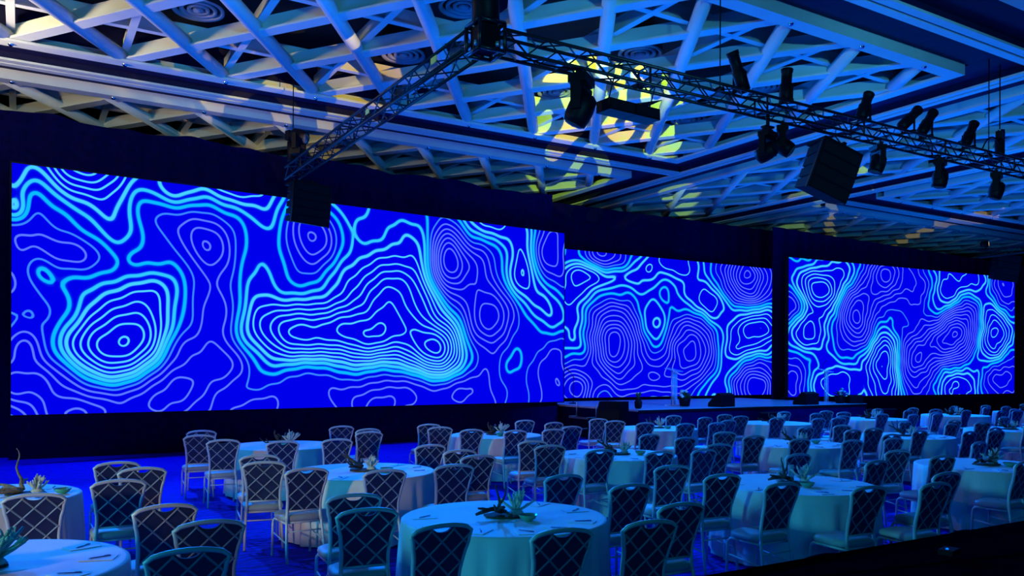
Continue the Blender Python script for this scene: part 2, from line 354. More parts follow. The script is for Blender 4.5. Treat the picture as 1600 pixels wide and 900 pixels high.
# ------------------------------------------------------------------ drapes
def drape(name, label, x0, x1, y, z0, z1, seed, amp=0.05, wob=0.0, zr=None):
    zr = z1 if zr is None else zr; r = random.Random(seed); n = int((x1 - x0) / 0.09); rows = []
    ph = [r.uniform(0, 6.3) for _ in range(4)]
    for j in range(9):
        t = j / 8; row = []
        for i in range(n + 1):
            x = x0 + (x1 - x0) * i / n; z = z0 + (z1 + (zr - z1) * i / n - z0) * t
            zz = z + (wob * t ** 3 * (math.sin(x * 1.9 + ph[0]) * 0.6 + math.sin(x * 4.3 + ph[1]) * 0.4) if wob else 0)
            row.append((x, y + amp * (math.sin(x * 9.0 + ph[2] + 0.8 * math.sin(x * 1.3 + ph[3]))) * (1 - 0.3 * t), zz))
        rows.append(row)
    back = [[(a, b + 0.03, c) for a, b, c in row] for row in rows]
    mb = MB(); mb.grid(rows); mb.grid(back[::-1])
    for A, B in ((rows[-1], back[-1]), (back[0], rows[0])): mb.grid([A, B], smooth=False)
    return tag(obj(name, mb, 'drape'), label, 'drape', 'black stage drapes')
drape('stage_drape', 'black velour drape behind and above the left screen', -14, 13.85, 20.75, 0.0, 7.78, 1, wob=0.07, zr=7.2)
drape('stage_drape', 'black velour backdrop behind the centre screen', 10.2, 27.2, 23.1, 0.0, 7.62, 2)
drape('stage_drape', 'black velour drape behind and above the right screen', 23.6, 46, 20.75, 0.0, 7.2, 3, zr=6.85)

# ------------------------------------------------------------------ LED screens
def field(s, t, feats, seed, off=0.0):
    r = np.random.RandomState(seed); f = np.zeros_like(s) + off
    for (a, b, ra, rb, A) in feats: f += 1.2 * A * np.exp(-(((s - a) / ra) ** 2 + ((t - b) / rb) ** 2))
    for _ in range(26):
        kx, ky = r.normal(0, 1.7, 2); f += 0.15 * np.sin(kx * s + ky * t + r.uniform(0, 6.28))
    for _ in range(20):
        kx, ky = r.normal(0, 4.2, 2); f += 0.075 * np.sin(kx * s + ky * t + r.uniform(0, 6.28))
    return f
def screen(label, P0, P1, z0, z1, feats, seed, warp=1.0, off=0.0):
    P0 = Vector((*P0, 0)); P1 = Vector((*P1, 0)); u = (P1 - P0); W = u.length; u.normalize(); H = z1 - z0
    t = thing('led_screen', label, 'screen', ((P0 + P1) / 2).to_tuple()[:2] + (z0,), math.atan2(u.y, u.x), 'LED video walls')
    nx, nz = 351, 126
    S, T = np.meshgrid(np.linspace(0, W, nx), np.linspace(0, H, nz))
    d = 0.02
    F = field(S * warp, T, feats, seed, off); GX = (field(S * warp + d * warp, T, feats, seed, off) - F) / d; GY = (field(S * warp, T + d, feats, seed, off) - F) / d
    me = bpy.data.meshes.new('display')
    V = np.stack([S - W / 2, np.zeros_like(S) - 0.001, T], -1).reshape(-1, 3)
    idx = np.arange(nx * nz).reshape(nz, nx)
    Q = np.stack([idx[:-1, :-1], idx[:-1, 1:], idx[1:, 1:], idx[1:, :-1]], -1).reshape(-1, 4)
    me.from_pydata(V.tolist(), [], Q.tolist()); me.materials.append(M['led'])
    a = me.attributes.new('height_field', 'FLOAT', 'POINT'); a.data.foreach_set('value', F.astype(np.float32).ravel())
    a = me.attributes.new('height_slope', 'FLOAT', 'POINT'); a.data.foreach_set('value', np.sqrt(GX ** 2 + GY ** 2).astype(np.float32).ravel())
    link('display', me, t)
    obj('cabinet', MB().box(-W / 2 - 0.03, W / 2 + 0.03, 0.0, 0.14, -0.03, H + 0.03), 'black', t)
    return t, W
LEFT = [(2.6, 5.25, 3.2, 0.45, 1.1), (12.5, 4.1, 0.5, 1.1, 2.4), (4.9, 2.9, 0.6, 0.7, 1.6), (2.19, 1.76, 0.98, 0.82, 6), (1.52, 1.34, 0.61, 0.53, 2.5), (2.63, 2.68, 0.8, 0.55, 2), (8.15, 2.93, 1.31, 1.23, 6), (5.94, 1.81, 1.32, 0.77, 5), (7.44, 1.69, 1.45, 0.64, 4), (9.76, 1.49, 0.91, 0.77, 6), (8.89, 2.23, 1.16, 1.0, 3), (1.13, 3.27, 0.54, 0.4, -2.2), (3.77, 3.68, 0.57, 0.65, -3), (6.17, 4.06, 0.74, 0.7, -3.5), (10.04, 3.82, 0.57, 1.03, -5.5), (11.62, 2.42, 1.0, 0.9, -4.5), (10.97, 3.89, 0.64, 0.53, -2), (3.24, 0.67, 0.69, 0.57, -2.2), (3.1, 1.44, 0.34, 0.35, -1), (4.21, 1.1, 0.58, 0.58, -2), (0.21, 1.36, 0.33, 0.38, -2), (0.44, 0.68, 0.34, 0.39, -1.5), (1.16, -0.05, 0.85, 0.53, -3.5), (2.45, 0.19, 0.52, 0.55, -2), (7.71, 0.08, 0.9, 0.73, -2.6), (9.86, 0.38, 1.23, 0.6, -2.6), (0.01, 0.62, 0.27, 0.38, -2), (4.87, -0.01, 0.76, 0.45, -2), (1.26, 5.24, 0.85, 0.93, 5), (0.02, 4.74, 0.33, 0.44, 3), (0.02, 4.1, 0.27, 0.32, 3), (3.02, 4.81, 0.61, 0.49, 2.5), (4.05, 5.38, 0.88, 0.58, 3), (7.42, 5.38, 1.07, 0.8, 2.5), (11.28, 5.07, 1.32, 0.71, 3.5), (5.15, 5.08, 0.78, 0.6, 2), (0.46, 2.93, 0.28, 0.32, 1.2), (1.99, 3.73, 0.44, 0.54, 1.4), (12.61, 3.47, 0.93, 0.92, 2.2), (12.51, 1.63, 0.93, 1.1, 2), (13.32, 0.71, 0.97, 0.94, -2), (5.46, 3.76, 0.63, 0.91, 1.2), (13.54, 4.66, 0.73, 0.75, -3), (3.85, 2.32, 0.72, 0.58, -1.2), (13.55, 2.78, 0.73, 0.75, 1.5)]
CEN = [(6.11, 1.78, 1.14, 1.66, -5), (5.05, 4.15, 1.1, 0.65, 2), (7.14, 4.5, 1.79, 0.9, 2), (8.33, 4.12, 1.24, 0.92, -1.5), (9.74, 1.73, 1.46, 1.41, -4.5), (12.55, 4.62, 1.43, 1.23, -5), (11.88, 1.89, 1.4, 1.22, 2), (12.93, 0.42, 1.44, 1.24, -4), (4.41, 0.25, 1.07, 0.86, -3.5), (5.73, 4.85, 1.41, 0.66, -3), (10.21, 3.52, 1.32, 0.95, 2.5), (8.05, 0.67, 0.91, 0.69, -2), (5.48, 0.46, 0.83, 0.87, 1.5), (13.27, 2.66, 1.09, 1.0, 2), (8.94, 4.86, 1.26, 0.93, 2), (10.88, 0.43, 1.01, 0.96, 1.5), (4.13, 3.02, 0.79, 1.49, 1.8), (7.74, 2.27, 0.9, 1.14, 1.5)]
RGT = [(1.36, 3.96, 1.16, 0.7, 3), (0.89, 2.32, 1.31, 0.93, 2.5), (2.22, 0.46, 1.72, 0.95, 2), (3.57, 3.11, 1.06, 1.45, -3.5), (5.3, 0.94, 1.12, 1.73, 4.5), (6.69, 1.45, 1.57, 1.52, -4), (5.17, 4.65, 1.5, 0.99, -4), (8.85, 2.25, 1.24, 1.04, -4), (10.09, 3.07, 1.28, 1.59, -4), (11.81, 2.59, 1.35, 1.63, 4), (3.21, 4.54, 1.41, 0.72, 2), (8.84, 4.34, 1.66, 1.56, 2.5), (7.24, 4.51, 1.19, 1.02, -2.5), (9.69, 0.42, 2.14, 1.05, 2), (12.27, 0.69, 1.83, 1.09, -3), (12.47, 4.52, 1.37, 1.37, -3), (0.25, 3.22, 0.96, 0.92, -2), (0.26, 0.47, 0.96, 1.15, -2), (10.93, 4.71, 1.31, 1.07, 2)]
def boost(F, k, o): return [(a, b, c * 0.92, d * 0.92, A * k + o * (1 if A > 0 else -1)) for a, b, c, d, A in F]
screen('huge left LED wall showing glowing contour lines on blue', (-0.15, 19.0), (13.87, 20.1), 1.0, 6.0, LEFT, 3)
screen('LED wall at the back of the stage showing contour lines', (11.55, 22.4), (25.55, 22.4), 1.0, 5.95, boost(CEN, 1.5, 0.4), 11, off=1.3)
screen('right LED wall with contour lines, farthest from the camera', (23.53, 20.0), (36.9, 19.2), 1.0, 6.0, boost(RGT, 1.5, 0.4), 21, off=1.3)
def base(label, P0, P1, depth, h, nleg=6):
    P0 = Vector((*P0, 0)); P1 = Vector((*P1, 0)); u = P1 - P0; W = u.length; a = math.atan2(u.y, u.x)
    t = thing('screen_support', label, 'screen support', ((P0 + P1) / 2).to_tuple(), a)
    obj('skirt', MB().box(-W / 2, W / 2, -depth / 2, depth / 2, 0, h), 'drape', t)
    for i in range(nleg):
        x = -W / 2 + W * (i + 0.5) / nleg
        obj('post', MB().box(x - 0.05, x + 0.05, depth / 2, depth / 2 + 0.1, 0, 5.2).box(x - 0.05, x + 0.05, depth / 2, depth / 2 + 0.1, 5.2, 5.3), 'blackmetal', t)
    return t
base('black skirted plinth beneath the left screen', (-0.2, 20.22), (13.8, 20.38), 0.12, 0.97)
base('black skirted plinth beneath the right screen', (23.62, 20.32), (36.9, 20.2), 0.12, 0.97)
base('black plinth beneath the centre screen', (11.55, 22.62), (25.55, 22.62), 0.12, 0.95)

# ------------------------------------------------------------------ stage
SX0, SX1, SY0, SY1, SZ = 13.95, 23.42, 16.75, 22.2, 0.90
t = thing('stage', 'low black-skirted stage with a pale blue deck before the centre screen', 'stage', (0, 0, 0))
nx, ny = 8, 4
for i in range(nx):
    for j in range(ny):
        a = SX0 + (SX1 - SX0) * i / nx; b = SX0 + (SX1 - SX0) * (i + 1) / nx; c = SY0 + (SY1 - SY0) * j / ny; d = SY0 + (SY1 - SY0) * (j + 1) / ny
        obj('deck_panel', MB().box(a + 0.004, b - 0.004, c + 0.004, d - 0.004, SZ - 0.05, SZ), 'stage', t)
obj('skirt', MB().box(SX0 + 0.02, SX1 - 0.02, SY0 + 0.02, SY1, 0, SZ - 0.052), 'drape', t)
obj('edge_trim', MB().box(SX0 - 0.01, SX1 + 0.01, SY0 - 0.02, SY0, SZ - 0.08, SZ - 0.01), 'black', t)
# steps on the left side of the stage
t = thing('stage_steps', 'small black steps with bare metal edges at the left of the stage', 'steps', (13.92, 19.0, 0))
for k, z in enumerate((0.60, 0.30)):
    x1 = -0.31 * k; x0 = x1 - 0.30
    tr = obj('tread', MB().box(x0, x1, -0.45, 0.45, z - 0.04, z), 'black', t)
    obj('nosing', MB().box(x0 - 0.015, x0, -0.45, 0.45, z - 0.045, z + 0.012), 'alu', tr)
    for s in (-1, 1): obj('edge', MB().box(x0, x1, s * 0.45 - 0.015, s * 0.45 + 0.015, z + 0.0, z + 0.02), 'alu', tr)
    for s in (-0.4, 0.4): obj('support_leg', MB().box(x0 + 0.02, x0 + 0.06, s - 0.02, s + 0.02, 0, z - 0.04), 'blackmetal', t)
for s in (-1, 1): obj('hand_grip', MB().tube([(-0.02, s * 0.47, 0.60), (-0.02, s * 0.47, 0.98), (0.0, s * 0.47, 1.0)], 0.018, 8), 'alu', t)
def lectern(label, x, y, rz):
    t = thing('lectern', label, 'lectern', (x, y, SZ), rz, 'clear acrylic lecterns')
    obj('front_panel', MB().box(-0.17, 0.17, -0.02, 0.02, 0.03, 1.02), 'acrylic', t)
    obj('reading_top', MB().box(-0.26, 0.26, -0.22, 0.18, -0.012, 0.012, Matrix.Translation((0, 0.05, 1.06)) @ Matrix.Rotation(0.25, 4, 'X')), 'acrylic', t)
    obj('base_plate', MB().box(-0.24, 0.24, -0.18, 0.22, 0, 0.03), 'acrylic', t)
    for s in (-1, 1): obj('post', MB().tube([(s * 0.15, 0.05, 0.03), (s * 0.15, 0.05, 1.04)], 0.014), 'alu', t)
    obj('gooseneck_microphone', MB().tube([(0.05, 0.15, 1.08), (0.05, 0.14, 1.28), (0.04, 0.02, 1.38)], [0.006, 0.006, 0.014], 6), 'black', t)
lectern('clear acrylic lectern on the stage, left of the two', 16.62, 18.3, 0.5)
lectern('clear acrylic lectern near the right end of the stage', 22.75, 17.75, 0.5)
def flowers(label, x, y, seed):
    r = random.Random(seed); t = thing('flower_arrangement', label, 'flowers', (x, y, SZ), 0, 'stage flower arrangements')
    obj('pot', MB().lathe([(0.11, 0), (0.14, 0.02), (0.17, 0.22), (0.16, 0.24), (0.13, 0.2)], 18), 'black', t)
    lf = MB()
    for _ in range(46):
        a = r.uniform(0, 2 * PI); e = r.uniform(0.0, 1.2); l = r.uniform(0.14, 0.3)
        d = Vector((math.cos(a) * math.cos(e), math.sin(a) * math.cos(e), math.sin(e))); p = Vector((0, 0, 0.22)) + d * 0.03; q = p + d * l; m = (p + q) / 2; sd = d.cross(Vector((0, 0, 1))).normalized() * 0.04
        lf.add([p, m + sd, q, m - sd, m + Vector((0, 0, 0.012))], [(0, 1, 4), (1, 2, 4), (2, 3, 4), (3, 0, 4)])
    obj('foliage', lf, 'leaf', t)
    for _ in range(9):
        a = r.uniform(0, 2 * PI); e = r.uniform(0.3, 1.4); c = Vector((math.cos(a) * math.cos(e), math.sin(a) * math.cos(e), math.sin(e))) * r.uniform(0.16, 0.26) + Vector((0, 0, 0.22))
        obj('bloom', MB().lathe([(0.01, -0.03), (0.045, -0.015), (0.055, 0.01), (0.03, 0.035), (0.008, 0.04)], 9, c), 'flower', t)
flowers('dark leafy flower arrangement in a pot before the left lectern', 16.5, 17.75, 5)
flowers('flower arrangement with pale blooms before the right lectern', 22.75, 17.25, 6)
def wedge(label, x, y, rz, s=1.0):
    t = thing('stage_monitor', label, 'speaker', (x, y, SZ), rz, 'wedge monitors on the stage edge')
    pr = [(-0.22, 0), (0.24, 0), (0.24, 0.34), (0.08, 0.40), (-0.22, 0.10)]
    mb = MB(); n = len(pr); vs = [(-0.34 * s, a * s, b * s) for a, b in pr] + [(0.34 * s, a * s, b * s) for a, b in pr]
    mb.add(vs, [tuple(range(n)), tuple(range(n, 2 * n))[::-1]] + [(i, i + n, (i + 1) % n + n, (i + 1) % n) for i in range(n)]); obj('cabinet', mb, 'black', t)
    d = Vector((0, 0.30, 0.30)); nrm = Vector((0, -0.30, 0.30)).normalized() * 0.006 * s
    g = [Vector((sx * 0.31 * s, (-0.20 + 0.27 * q) * s, (0.12 + 0.27 * q) * s)) + nrm for q, sx in ((0, -1), (0, 1), (1, 1), (1, -1))]
    obj('grille', MB().add(g + [p + nrm for p in g], [(0, 1, 2, 3), (7, 6, 5, 4), (0, 4, 5, 1), (1, 5, 6, 2), (2, 6, 7, 3), (3, 7, 4, 0)]), 'grille', t)
    obj('handle', MB().box(0.34 * s, 0.35 * s, -0.02, 0.1, 0.14, 0.18), 'blackmetal', t)
wedge('black wedge monitor on the stage edge, middle of the stage', 17.4, 17.2, 0.2 + PI)
wedge('black wedge monitor on the stage edge, towards the right lectern', 20.85, 17.05, 0.1 + PI)
wedge('small blue-lit wedge monitor at the right stage corner', 23.1, 17.0, -0.4 + PI, 0.7)
# front speaker standing on the floor left of the stage, and bits beside it
t = thing('floor_speaker', 'tall black loudspeaker standing on the floor before the stage left corner', 'speaker', (12.75, 16.3, 0), 0.5)
mb = MB(); pr = [(-0.32, 0), (0.32, 0), (0.30, 1.16), (-0.16, 1.16), (-0.30, 0.95)]; n = 5
mb.add([(a, -0.3, b) for a, b in pr] + [(a, 0.3, b) for a, b in pr], [tuple(range(n)), tuple(range(n, 2 * n))[::-1]] + [(i, i + n, (i + 1) % n + n, (i + 1) % n) for i in range(n)]); obj('cabinet', mb, 'black', t)
obj('grille', MB().box(-0.26, 0.26, -0.315, -0.3, 0.08, 0.92), 'grille', t)
t = thing('bouquet', 'small dark bouquet in a vase on the front edge of the stage', 'flowers', (14.4, 17.3, SZ))
obj('vase', MB().lathe([(0.07, 0), (0.10, 0.05), (0.11, 0.18), (0.05, 0.27), (0.06, 0.29)], 14), 'black', t)
for k in range(12):
    a = k * 2.4; d = Vector((math.cos(a) * 0.1, math.sin(a) * 0.1, 0.14 + 0.03 * (k % 3))); p = Vector((0, 0, 0.27)); sd = Vector((-math.sin(a), math.cos(a), 0)) * 0.03
    obj('leaf', MB().add([p, p + d * 0.6 + sd, p + d, p + d * 0.6 - sd, p + d * 0.6 + Vector((0, 0, 0.01))], [(0, 1, 4), (1, 2, 4), (2, 3, 4), (3, 0, 4)]), 'leaf', t)
t = thing('microphone_stand', 'thin black microphone stand at the back left of the stage', 'mic stand', (14.65, 20.7, SZ))
obj('base', MB().lathe([(0.14, 0), (0.14, 0.02), (0.02, 0.035)], 18), 'black', t); obj('pole', MB().tube([(0, 0, 0.03), (0, 0, 0.85)], 0.011), 'black', t)
obj('boom', MB().tube([(0.1, 0.05, 0.75), (-0.22, -0.1, 1.0)], 0.008), 'black', t); obj('microphone', MB().lathe([(0.012, 0), (0.014, 0.1), (0.026, 0.12), (0.02, 0.16)], 10, mtx=Matrix.Translation((-0.2, -0.09, 0.98)) @ Matrix.Rotation(-0.9, 4, 'Y')), 'black', t)
# confidence monitors on the floor before the stage
def floor_tv(label, x, y, rz):
    t = thing('confidence_monitor', label, 'monitor', (x, y, 0), rz, 'floor monitors before the stage')
    mt = Matrix.Translation((0, 0, 0.50)) @ Matrix.Rotation(-0.5, 4, 'X')
    obj('panel', MB().box(-0.6, 0.6, -0.03, 0.03, -0.34, 0.34, mt), 'black', t)
    obj('bezel', MB().box(-0.62, 0.62, -0.035, 0.035, 0.34, 0.36, mt).box(-0.62, 0.62, -0.035, 0.035, -0.36, -0.34, mt), 'blackmetal', t)
    for s in (-1, 1): obj('leg', MB().tube([(s * 0.4, -0.35, 0.0), (s * 0.4, 0.0, 0.45), (s * 0.4, 0.35, 0.0)], 0.02, 6), 'blackmetal', t)
floor_tv('dark monitor on a floor frame before the middle of the stage', 17.6, 15.6, 0.1 + PI)
floor_tv('dark monitor on a floor frame before the right of the stage', 22.0, 15.4, PI - 0.1)

# ------------------------------------------------------------------ trusses
TS = 0.26
def braces(t, mesh, pts):
    for a, b in pts:
        o = link('brace', mesh, t, (a + b) / 2); o.rotation_euler = (b - a).to_track_quat('Z', 'Y').to_euler()
def truss(label, p0, p1, joined=False):
    p0 = Vector(p0); p1 = Vector(p1); L = (p1 - p0).length; a = math.atan2(p1.y - p0.y, p1.x - p0.x)
    t = thing('box_truss', label, 'truss', p0.to_tuple(), a, 'black lighting trusses')
    h = TS / 2; cs = [(-h, -h), (h, -h), (h, h), (-h, h)]
    for (y, z) in cs: obj('chord', MB().tube([(0, y, z), (L, y, z)], 0.024, 8), 'truss', t)
    n = max(2, int(L / 0.32)); st = L / n; prs = []
    for f in range(4):
        A = cs[f]; B = cs[(f + 1) % 4]
        for i in range(n):
            s, e = (A, B) if i % 2 == 0 else (B, A)
            prs.append((Vector((i * st, *s)), Vector(((i + 1) * st, *e))))
    if joined:
        mb = MB()
        for a_, b_ in prs: mb.tube([a_, b_], 0.010, 4)
        o = obj('brace_lacing', mb, 'truss', t); o['kind'] = 'stuff'
    else:
        ln = (prs[0][1] - prs[0][0]).length
        braces(t, MB().tube([(0, 0, -ln / 2), (0, 0, ln / 2)], 0.011, 5).mesh('brace', M['truss']), prs)
    for i in range(0, int(L / 2.4) + 1):
        x = min(L - 0.03, i * 2.4)
        obj('end_plate', MB().tube([(x, y, z) for y, z in cs], 0.020, 4, closed=True), 'truss', t)
    return t
truss('long black box truss crossing the ceiling towards the right, carrying lamps', (5.30, 9.15, 6.17), (20.8, 9.15, 6.17))
truss('black box truss running from the corner hoist to the left screen', (5.02, 9.35, 6.17), (5.02, 17.7, 6.17))
truss('distant black box truss end above the right screen edge', (32.3, 11.5, 6.55), (32.3, 18.2, 6.55), joined=True)
t = thing('truss_corner', 'black cube block joining the two trusses under the hoist', 'truss corner', (5.08, 9.15, 6.17))
mb = MB(); h = 0.18
for y in (-h, h):
    for z in (-h, h): mb.tube([(-h, y, z), (h, y, z)], 0.028, 6); mb.tube([(y, -h, z), (y, h, z)], 0.028, 6); mb.tube([(y, z, -h), (y, z, h)], 0.028, 6)
obj('cube_frame', mb, 'truss', t); obj('core', MB().box(-0.14, 0.14, -0.14, 0.14, -0.15, 0.15), 'blackmetal', t)
for k in range(4):
    a = k * PI / 2 + 0.4; obj('shackle', MB().lathe([(0.025, -0.03), (0.03, 0), (0.025, 0.03)], 8, (0.19 * math.cos(a), 0.19 * math.sin(a), -0.1)), 'alu', t)
def hoist(label, x, y, z, big=1.0, top=8.18):
    t = thing('chain_hoist', label, 'hoist', (x, y, z), 0.3, 'chain hoists')
    obj('body', MB().lathe([(0.12 * big, 0), (0.155 * big, 0.02), (0.155 * big, 0.52 * big), (0.11 * big, 0.56 * big)], 16), 'blackmetal', t)
    obj('gearbox', MB().box(-0.19 * big, 0.19 * big, -0.09 * big, 0.09 * big, 0.56 * big, 0.80 * big), 'blackmetal', t)
    obj('chain_bag', MB().lathe([(0.03, -0.0), (0.10 * big, 0.08), (0.12 * big, 0.35 * big), (0.11 * big, 0.5 * big)], 12, (0.22 * big, 0, 0.25)), 'drape', t)
    obj('hook', MB().tube([(0.0, 0, 0.80 * big), (0.03, 0, 0.85 * big), (0, 0, 0.9 * big)], 0.016, 6), 'alu', t)
    ln = top - z - 0.88 * big
    if ln > 0.1: obj('chain', MB().tube([(0, 0, 0.88 * big), (0, 0, 0.88 * big + ln)], 0.012, 6), 'blackmetal', t)
    return t
hoist('large black chain hoist at the corner where the trusses meet', 5.08, 9.15, 6.36, 1.15)
hoist('black chain hoist at the far end of the diagonal truss', 4.95, 17.3, 6.33, 0.8)
hoist('black chain hoist on the long truss near the right photo edge', 17.0, 9.15, 6.33, 0.6)
tag(obj('warning_tag', MB().box(-0.09, 0.09, -0.004, 0.004, -0.045, 0.045, Matrix.Translation((4.85, 10.2, 6.2)) @ Matrix.Rotation(PI / 2, 4, 'Z')), 'yellow'), 'small yellow tag on the truss beside the corner hoist', 'tag')
tag(obj('warning_tag', MB().box(-0.08, 0.08, -0.004, 0.004, -0.04, 0.04, Matrix.Translation((4.85, 12.7, 6.16)) @ Matrix.Rotation(PI / 2, 4, 'Z')), 'yellow'), 'small yellow tag midway along the diagonal truss', 'tag')

def moving_head(label, x, y, ztop, pan, tilt, s=1.0):
    t = thing('moving_head_lamp', label, 'stage lamp', (x, y, ztop), pan, 'moving head lamps under the truss')
    for q in (-0.1, 0.1): obj('clamp', MB().tube([(q * s, 0, 0.05), (q * s, 0.0, 0.0)], 0.02 * s, 6).box(q * s - 0.03, q * s + 0.03, -0.03, 0.03, -0.03, 0.02), 'blackmetal', t)
    obj('base', MB().box(-0.17 * s, 0.17 * s, -0.11 * s, 0.11 * s, -0.13 * s, -0.03).box(-0.13 * s, 0.13 * s, -0.09 * s, 0.09 * s, -0.15 * s, -0.13 * s), 'blackmetal', t)
    for sd in (-1, 1): obj('yoke_arm', MB().box(sd * 0.19 * s - 0.025, sd * 0.19 * s + 0.025, -0.06 * s, 0.06 * s, -0.46 * s, -0.14 * s), 'blackmetal', t)
    obj('yoke_bridge', MB().box(-0.215 * s, 0.215 * s, -0.06 * s, 0.06 * s, -0.20 * s, -0.15 * s), 'blackmetal', t)
    mt = Matrix.Translation((0, 0, -0.40 * s)) @ Matrix.Rotation(tilt, 4, 'X')
    hd = obj('head', MB().lathe([(0.09 * s, 0.17 * s), (0.14 * s, 0.13 * s), (0.16 * s, 0.0), (0.155 * s, -0.12 * s), (0.14 * s, -0.2 * s)], 18, mtx=mt), 'blackmetal', t)
    obj('lens', MB().lathe([(0.125 * s, -0.2 * s), (0.10 * s, -0.222 * s), (0.02, -0.235 * s)], 18, mtx=mt), 'lens', hd)
TB = 6.17 - TS / 2 - 0.07
moving_head('large moving head lamp hanging under the truss, nearest the hoist corner', 6.55, 9.1, TB + 0.02, 0.6, 0.5, 1.15)
moving_head('moving head lamp hanging on a drop pole left of the tilted speaker', 10.2, 9.1, TB - 0.18, 0.2, 1.2, 0.85)
moving_head('moving head lamp beside the tilted speaker, pointing at the camera', 10.72, 9.25, TB + 0.02, 0.7, -0.9, 0.85)
moving_head('moving head lamp hanging just right of the tilted speaker', 13.0, 9.1, TB, 1.1, 0.35, 0.85)
moving_head('moving head lamp under the truss, second from the right edge', 14.87, 9.1, TB, 0.4, 0.15, 0.9)
moving_head('moving head lamp under the truss at the right photo edge', 16.8, 9.1, TB, 0.4, 0.3, 0.9)
def uplamp(label, x, y, rz, tilt, L=0.42):
    t = thing('truss_top_lamp', label, 'stage lamp', (x, y, 6.17 + TS / 2 + 0.062), rz, 'spot lamps standing on the truss')
    mt = Matrix.Translation((0, 0, 0.20)) @ Matrix.Rotation(tilt, 4, 'Y')
    b = obj('body', MB().lathe([(0.06, -L * 0.45), (0.10, -L * 0.38), (0.105, L * 0.1), (0.085, L * 0.14), (0.085, L * 0.5), (0.095, L * 0.52), (0.095, L * 0.6)], 16, mtx=mt), 'blackmetal', t)
    obj('lens', MB().lathe([(0.088, L * 0.6), (0.06, L * 0.612), (0.01, L * 0.618)], 16, mtx=mt), 'lens', b)
    obj('lens_rim', MB().lathe([(0.096, L * 0.585), (0.1, L * 0.6), (0.096, L * 0.615)], 16, mtx=mt, caps=False), 'blackmetal', b)  # plain black metal rim around the lens
    for s in (-1, 1): obj('yoke_arm', MB().box(-0.02, 0.02, s * 0.12 - 0.008, s * 0.12 + 0.008, 0.0, 0.24), 'blackmetal', t)
    obj('yoke_foot', MB().box(-0.03, 0.03, -0.13, 0.13, -0.035, 0.0), 'blackmetal', t)
uplamp('long spot lamp leaning left on the truss top, largest of the row', 9.62, 9.15, 0, -0.45, 0.62)
uplamp('spot lamp standing upright on the truss, second of the row', 10.68, 9.15, 0, 0.08, 0.5)
uplamp('spot lamp standing on the truss above the tilted speaker', 12.68, 9.15, 0, 0.45, 0.5)
uplamp('spot lamp leaning right on the truss, left of the close pair', 13.95, 9.15, 0, 0.9, 0.62)
uplamp('spot lamp leaning right on the truss, right of the close pair', 14.5, 9.15, 0, 0.7, 0.58)
uplamp('spot lamp leaning on the truss left of the right-hand hoist', 15.9, 9.15, 0, 0.6, 0.55)
# drop pole of the paired movers, hung bar, cables
tag(obj('drop_pole', MB().tube([(10.2, 9.1, 6.05), (10.2, 9.1, TB - 0.14)], 0.03, 8).box(10.1, 10.3, 9.05, 9.15, TB - 0.15, TB - 0.12), 'blackmetal'), 'short black drop pole holding a moving head lamp', 'pole')
t = thing('hanging_speaker_bar', 'slim black line speaker hanging just below the truss, before the projected swirl', 'speaker', (7.42, 9.15, 5.63), 0.10)
mt = Matrix.Rotation(-0.02, 4, 'Y')
for k in range(2): obj('cabinet', MB().box(-0.50 + 0.5 * k, -0.01 + 0.5 * k, -0.14, 0.14, -0.07, 0.09, mt), 'black', t)
for k in range(2): obj('grille', MB().box(-0.48 + 0.5 * k, -0.03 + 0.5 * k, -0.15, -0.14, -0.05, 0.07, mt), 'grille', t)
for s in (-0.4, 0.4): obj('hanger', MB().tube([(s, 0, 0.09), (s, -0.06, 0.25), (s, -0.12, 0.40)], 0.010, 6), 'blackmetal', t)
def cable(label, pts): tag(obj('power_cable', MB().tube(pts, 0.014, 6), 'black'), label, 'cable')
def sag(a, b, d, n=9): return [tuple(Vector(a).lerp(Vector(b), i / (n - 1)) - Vector((0, 0, d * 4 * (i / (n - 1)) * (1 - i / (n - 1))))) for i in range(n)]
cable('black cable drooping along the long truss by the first lamp', sag((5.4, 9.0, 6.03), (6.5, 9.0, 6.03), 0.07))
cable('black cable looping between truss-top lamps at the right', sag((14.7, 9.15, 6.38), (15.7, 9.15, 6.38), 0.04))
cable('black cable drooping to the hoist at the right edge', sag((16.2, 9.05, 6.34), (16.9, 9.05, 6.40), -0.25))
cable('black cable looping below the truss near the tilted speaker', sag((10.9, 9.0, 6.02), (12.2, 9.0, 6.02), 0.09))

